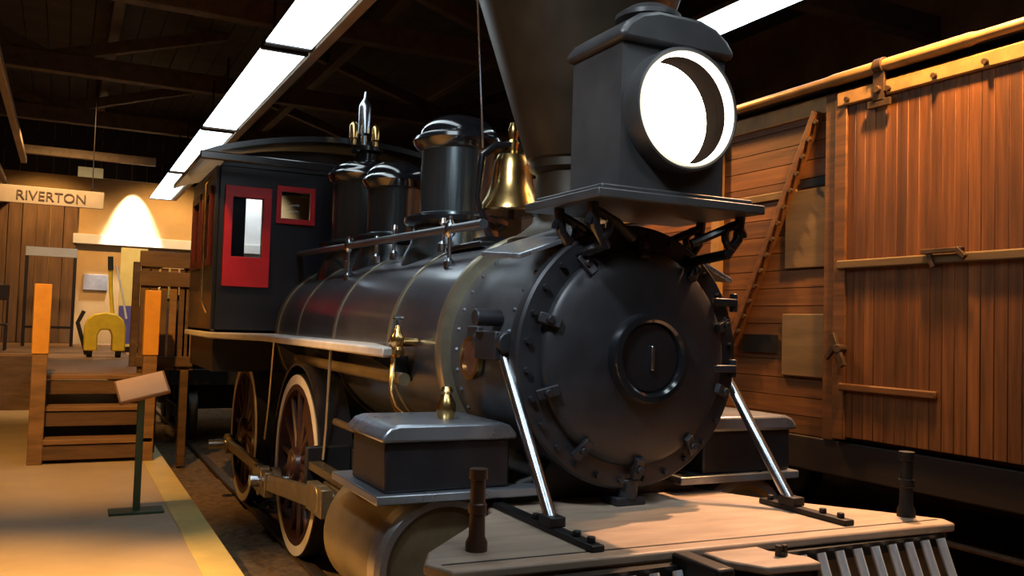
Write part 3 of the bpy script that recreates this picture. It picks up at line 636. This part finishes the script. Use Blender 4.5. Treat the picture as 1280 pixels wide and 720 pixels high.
MB().box(-.05, .05, -7.9, 8.2, .0, .16).build('carrier_rail', M['housing'], lr, bevel=.006)
for yy in (-5, -1.6, 1.8, 5.2): MB().cyl((0, yy, .14), (0, yy, .82), .012, n=8).build('hanger_rod', M['framem'], lr)

# ------------------------------------------------------------------ raised wooden deck, steps, railing
dkb = MB()
for i in range(38):
    y = 10.82 + i * .295
    if y + .28 < 21.88: dkb.box(-2.62, -1.36, y, y + .285, 1.0, 1.05)
for i in range(20):
    y = 16 + i * .295
    if y + .28 < 21.88: dkb.box(-5.3, -2.63, y, y + .285, 1.0, 1.05)
rd = thing('raised_deck', 'raised wooden deck reached by the short steps', 'deck', (-2, 11, .15))
dkb.build('deck_boards', M['wood'], rd, loc=(2, -11, -.15), bevel=.004)
sk = MB().box(-2.62, -2.57, 10.84, 16, .15, 1.0).box(-5.3, -2.6, 16.0, 16.05, .15, 1.0).box(-1.41, -1.36, 10.84, 21.8, .15, 1.0)
sk.build('skirt_boards', M['woodd'], rd, loc=(2, -11, -.15))
stp = thing('wooden_steps', 'wooden steps with orange-topped posts leading up to the deck', 'steps', (-2.0, 10.5, .15))
def sp(mb, name, m, parent=stp, **k): return mb.build(name, M[m], parent, loc=(2.0, -10.5, -.15) if parent is stp else (0, 0, 0), **k)
for z, y in ((.40, 10.22), (.72, 10.46), (1.04, 10.68)):
    sp(MB().box(-2.50, -1.44, y, y + .30 if z < 1 else y + .13, z - .05, z), 'tread', 'wood', bevel=.006)
    sp(MB().box(-2.50, -1.44, y + .02, y + .05, z - .21, z - .06), 'riser', 'woodd', bevel=.004)
for x in (-2.50, -1.46):
    sp(MB().prism([(10.24, .15), (10.81, .15), (10.81, 1.0), (10.66, 1.0), (10.24, .36)], x - .02, x + .02, 'x'), 'stringer', 'woodd')
for x, zt in ((-2.55, 2.0), (-1.50, 1.98)):
    po = sp(MB().box(x - .07, x + .07, 10.22, 10.36, .15, 1.28), 'post', 'wood', bevel=.008)
    sp(MB().box(x - .08, x + .08, 10.21, 10.37, 1.28, zt), 'orange_top', 'orange', po, bevel=.008)  # upper length of the post in a brighter orange
rl = thing('wooden_railing', 'dark timber railing with vertical boards on the raised deck next to the cab', 'railing', (-1.5, 11.3, 1.05))
def rp_(mb, name, m, **k): return mb.build(name, M[m], rl, loc=(1.5, -11.3, -1.05), **k)
for x, y, z in ((-1.53, 11.0, 1.052), (-1.53, 12.4, 1.052), (-1.41, 12.4, 1.052), (-1.06, 11.0, -.04)):
    rp_(MB().box(x - .045, x + .045, y - .045, y + .045, z, 2.40), 'post', 'woodd', bevel=.006)
for z0, z1 in ((2.27, 2.45), (2.05, 2.22), (1.12, 1.24)):
    rp_(MB().box(-1.60, -.98, 10.915, 10.953, z0, z1), 'rail_board', 'woodd', bevel=.006)
    rp_(MB().box(-1.375, -1.34, 10.96, 12.45, z0, z1), 'rail_board', 'woodd', bevel=.006)
for i in range(5):
    x = -1.43 + i * .105
    rp_(MB().box(x - .04, x + .04, 10.955, 10.985, 1.08, 2.26), 'baluster', 'wood' if i in (2, 4) else 'woodd', bevel=.004)
# tender added behind the cab to fill the dark area there
tn = thing('tender', 'black locomotive tender added behind the cab to fill the dark area, mostly hidden by the railing', 'tender', (0, 14.5, 0))
MB().box(-1.05, 1.05, -1.85, 1.85, .78, 1.0).build('tender_frame', M['black_mat'], tn, bevel=.01)
MB().box(-1.02, 1.02, -1.8, 1.8, 1.0, 1.95).build('water_tank', M['cab'], tn, bevel=.04)
MB().box(-1.06, 1.06, -1.84, 1.84, 1.95, 2.0).box(-1.02, -.98, -1.8, 1.8, 2.0, 2.15).box(.98, 1.02, -1.8, 1.8, 2.0, 2.15).build('tank_rim', M['black'], tn, bevel=.008)
for cy in (-1.1, 1.1):
    tf = MB().box(-.9, .9, cy - .12, cy + .12, .40, .76).box(-.95, -.87, cy - .55, cy + .55, .33, .5).box(.87, .95, cy - .55, cy + .55, .33, .5).build('truck_frame', M['black_mat'], tn, bevel=.01)
    for yy in (cy - .45, cy + .45):
        for s_ in (-1, 1): MB().lathe([(0, -.06), (.36, -.06), (.38, -.05), (.38, .06), (0, .06)], (s_ * .735, yy, .385), 'x', 36).build('wheel', M['black_mat'], tf)

# ------------------------------------------------------------------ sign stand on the platform
ss = thing('sign_stand', 'green metal stand with tilted beige placard near the platform edge', 'sign stand', (-1.77, 7.59, .15))
MB().box(-.20, .20, -.11, .11, 0, .02).build('base_plate', M['green'], ss, bevel=.004)
MB().box(-.026, .026, -.026, .026, .02, .95).build('pole', M['green'], ss, bevel=.004)
T = Matrix.Translation((.0, -.02, .985)) @ Matrix.Rotation(math.radians(-14), 4, 'Y') @ Matrix.Rotation(math.radians(38), 4, 'X')
pb = MB().box(-.19, .19, -.13, .13, -.015, .012, T).build('placard', M['placback'], ss, bevel=.004)
MB().box(-.175, .175, -.118, .118, .0125, .0155, T).build('placard_face', M['placard'], pb)['label'] = 'beige printed sheet on the placard'

# ------------------------------------------------------------------ hanging station name board
sg = thing('station_sign', 'long pale board lettered RIVERTON hanging before the end wall', 'sign', (-2.85, 15, 3.33))
MB().box(-1.0, .97, -.02, .02, 0, .26).build('sign_board', M['signb'], sg, bevel=.006)
fc = bpy.data.curves.new('lettering', 'FONT'); fc.body = 'RIVERTON'; fc.size = .20; fc.extrude = .004; fc.align_x = 'CENTER'; fc.space_character = 1.0
fo = bpy.data.objects.new('tmp_text', fc); COL.objects.link(fo); bpy.context.view_layer.update()
me = bpy.data.meshes.new_from_object(fo.evaluated_get(bpy.context.evaluated_depsgraph_get())); bpy.data.objects.remove(fo)
me.materials.clear(); me.materials.append(M['ink'])
lo = bpy.data.objects.new('lettering', me); COL.objects.link(lo); lo.parent = sg; lo.location = (.25, -.025, .06); lo.rotation_euler = (PI / 2, 0, 0); lo['label'] = 'dark letters RIVERTON'
for x in (-.8, .8): MB().cyl((x, 0, .25), (x, 0, 2.3), .008, n=8).build('hanging_wire', M['framem'], sg)

tag(MB().box(-2.25, -1.85, 16.95, 17.0, 4.08, 4.26).build('hanging_panel', M['greyp'], bevel=.005), 'small grey green panel hanging under the dark roof', 'panel')

# ------------------------------------------------------------------ yellow cart on the deck
ct = thing('hand_cart', 'yellow cart with upright handle on the raised deck', 'cart', (-1.78, 14.9, 1.05))
arch = [(-.29, .10), (-.29, .45), (-.25, .58), (-.16, .66), (0, .69), (.16, .66), (.25, .58), (.29, .45), (.29, .10), (.10, .10), (.10, .34), (.06, .42), (-.06, .42), (-.10, .34), (-.10, .10)]
MB().prism(arch, -.16, .16, 'y').build('cart_body', M['ypaint'], ct, bevel=.02)
for x in (-.2, .2): MB().lathe([(0, -.04), (.09, -.04), (.10, -.03), (.10, .03), (.09, .04), (0, .04)], (x, 0, .10), 'x', 24).build('wheel', M['rubber'], ct)
MB().tube([(.10, -.02, .62), (.06, 0, 1.0), (.04, 0, 1.35)], .03, 10).build('handle', M['ypaint'], ct)
MB().tube([(.04, 0, 1.34), (.03, 0, 1.55)], .04, 10).build('handle_grip', M['rubber'], ct)
MB().tube([(.30, .05, .60), (.22, .05, 1.0), (.12, .05, 1.42)], .016, 8).build('push_bar', M['white'], ct)
MB().tube([(-.30, -.05, .70), (-.38, -.05, .52), (-.24, -.05, .04)], .03, 8).build('side_lever', M['rubber'], ct)

po = thing('standing_poster', 'yellow and blue poster panel standing behind the yellow cart', 'poster', (-1.28, 17, 1.05))
MB().box(-.22, .22, -.015, .015, .1, 1.85).build('panel', M['cream'], po, bevel=.004)
MB().box(-.215, .215, -.02, -.016, .15, .82).build('blue_block', M['blue'], po)
MB().box(-.22, .22, -.12, .12, 0, .1).build('foot', M['framem'], po)

fm = thing('display_frame', 'dark upright frame with pale top edge by the end wall', 'frame', (-2.62, 19.5, 1.05))
for x in (-.42, .42): MB().box(x - .03, x + .03, -.03, .03, 0, 1.84).build('upright', M['framem'], fm, bevel=.004)
MB().box(-.45, .45, -.04, .04, 1.76, 1.94).build('top_bar', M['white'], fm, bevel=.006)['label'] = 'pale glossy top bar'
MB().box(-.40, .40, -.015, .015, .35, .40).build('cross_bar', M['framem'], fm)
tag(MB().box(-2.0, -1.5, 21.96, 21.999, 2.25, 2.6).build('wall_notice', M['greys'], bevel=.004), 'grey notice on the tan end wall', 'notice')

ch = thing('wooden_chair', 'dark chair on the deck at the edge of the photo', 'chair', (-3.42, 17.2, 1.05))
MB().box(-.22, .22, -.22, .22, .42, .46).build('seat', M['framem'], ch, bevel=.008)
MB().box(-.22, .22, .19, .22, .85, 1.12).build('backrest', M['framem'], ch, bevel=.008)
for x in (-.2, .2):
    for y, h in ((-.2, .42), (.205, .9)): MB().box(x - .018, x + .018, y - .018, y + .018, 0, h).build('leg', M['framem'], ch, bevel=.003)

# pale board added on end wall to brighten the view through the cab door
tag(MB().box(1.2, 2.0, 21.95, 21.999, 3.0, 5.0).build('added_board', M['white'], bevel=.004), 'white board added on the end wall to brighten the cab door window', 'board')

# ------------------------------------------------------------------ lights
def spot(name, loc, to, e, c, ang=60, blend=.6, r=.08):
    l = bpy.data.lights.new(name, 'SPOT'); l.energy = e; l.color = c; l.spot_size = math.radians(ang); l.spot_blend = blend; l.shadow_soft_size = r
    o = bpy.data.objects.new(name, l); COL.objects.link(o); o.location = loc
    o.rotation_euler = (Vector(to) - Vector(loc)).to_track_quat('-Z', 'Y').to_euler(); return o
WARM = (1.0, .56, .22)
spot('boxcar_spot', (2.0, 3.4, 4.4), (2.45, 3.5, 3.0), 640, (1.0, .53, .17), 140, .9)
spot('boxcar_spot', (1.80, 6.6, 4.5), (2.5, 6.2, 3.0), 560, (1.0, .52, .16), 110, .9)
spot('deck_spot', (2.2, 4.0, 4.6), (.35, 2.9, .9), 1450, (1.0, .53, .28), 36, .5, .03)
spot('platform_spot', (-2.9, 5.2, 5.0), (-3.3, 4.8, .15), 2800, (1.0, .50, .11), 62, 1.0)
spot('platform_spot', (-2.7, 6.7, 5.0), (-2.1, 10.4, .9), 1100, (1.0, .50, .12), 70, .9)
spot('deck_end_spot', (-2.6, 14, 5.2), (-2.2, 17.5, 1.0), 750, (1.0, .60, .25), 85, .9)
spot('wheel_spot', (-4.2, 6.0, 3.3), (-.9, 5.4, .5), 650, (1.0, .54, .17), 42, .7)
spot('wall_wash', (-.2, 20.4, 4.9), (-.4, 22, 2.6), 330, (1.0, .60, .24), 110, .9)
spot('wall_wash', (-2.8, 20.4, 4.9), (-2.8, 22, 2.4), 260, (1.0, .56, .20), 110, .9)
spot('wall_scallop', (-1.05, 21.55, 4.95), (-1.05, 22.0, 3.4), 1500, (1.0, .97, .90), 46, .3)
spot('board_fill', (1.6, 20.6, 5.4), (1.6, 22, 4.0), 330, (1.0, .96, .88), 70, .6)  # added lamp, brightens the board behind the cab door window
spot('boiler_fill', (-2.9, 1.6, 4.9), (-.35, 4.3, 1.9), 650, (.80, .92, 1.0), 44, .7, .25)  # unseen cool fill added to lift the boiler and smokebox flank
spot('front_fill', (-.2, -.6, 4.9), (.0, 3.3, 1.5), 70, (.85, .93, 1.0), 34, .7, .25)  # weak cool fill added from above the camera for the engine front
spot('headlight_beam', (0, 2.92, 2.655), (-.1, -2, 2.5), 60, (1.0, .85, .62), 90, .8)
# world: faint bounce
wd = bpy.data.worlds.new('world'); bpy.context.scene.world = wd; wd.use_nodes = True
wd.node_tree.nodes['Background'].inputs[0].default_value = (.30, .22, .16, 1); wd.node_tree.nodes['Background'].inputs[1].default_value = .05

# ------------------------------------------------------------------ camera
F = 1100.0
def norm(v): return Vector(v).normalized()
Yc = norm(((80 - 640) / F, -(392 - 360) / F, 1))
Q = Vector(((1080 - 640) / F, -(392 + 30 - 360) / F, 1))
Zc = Yc.cross(Q).normalized()
if Zc.y < 0: Zc = -Zc
Xc = -(Yc.cross(Zc))
R = Matrix((Xc, Yc, Zc))          # world = R @ (right, up, forward)
right, up, fwd = R.col[0], R.col[1], R.col[2]
cam = bpy.data.cameras.new('camera'); co = bpy.data.objects.new('camera', cam); COL.objects.link(co)
mw = Matrix.Identity(4)
for i in range(3): mw[i][0] = right[i]; mw[i][1] = up[i]; mw[i][2] = -fwd[i]
mw.translation = (-2.35, 0, 1.7); co.matrix_world = mw
cam.sensor_width = 36; cam.lens = F / 1280 * 36; cam.clip_end = 100; cam.clip_start = .05
sc = bpy.context.scene; sc.camera = co
sc.view_settings.view_transform = 'Standard'; sc.view_settings.look = 'None'; sc.view_settings.exposure = 0
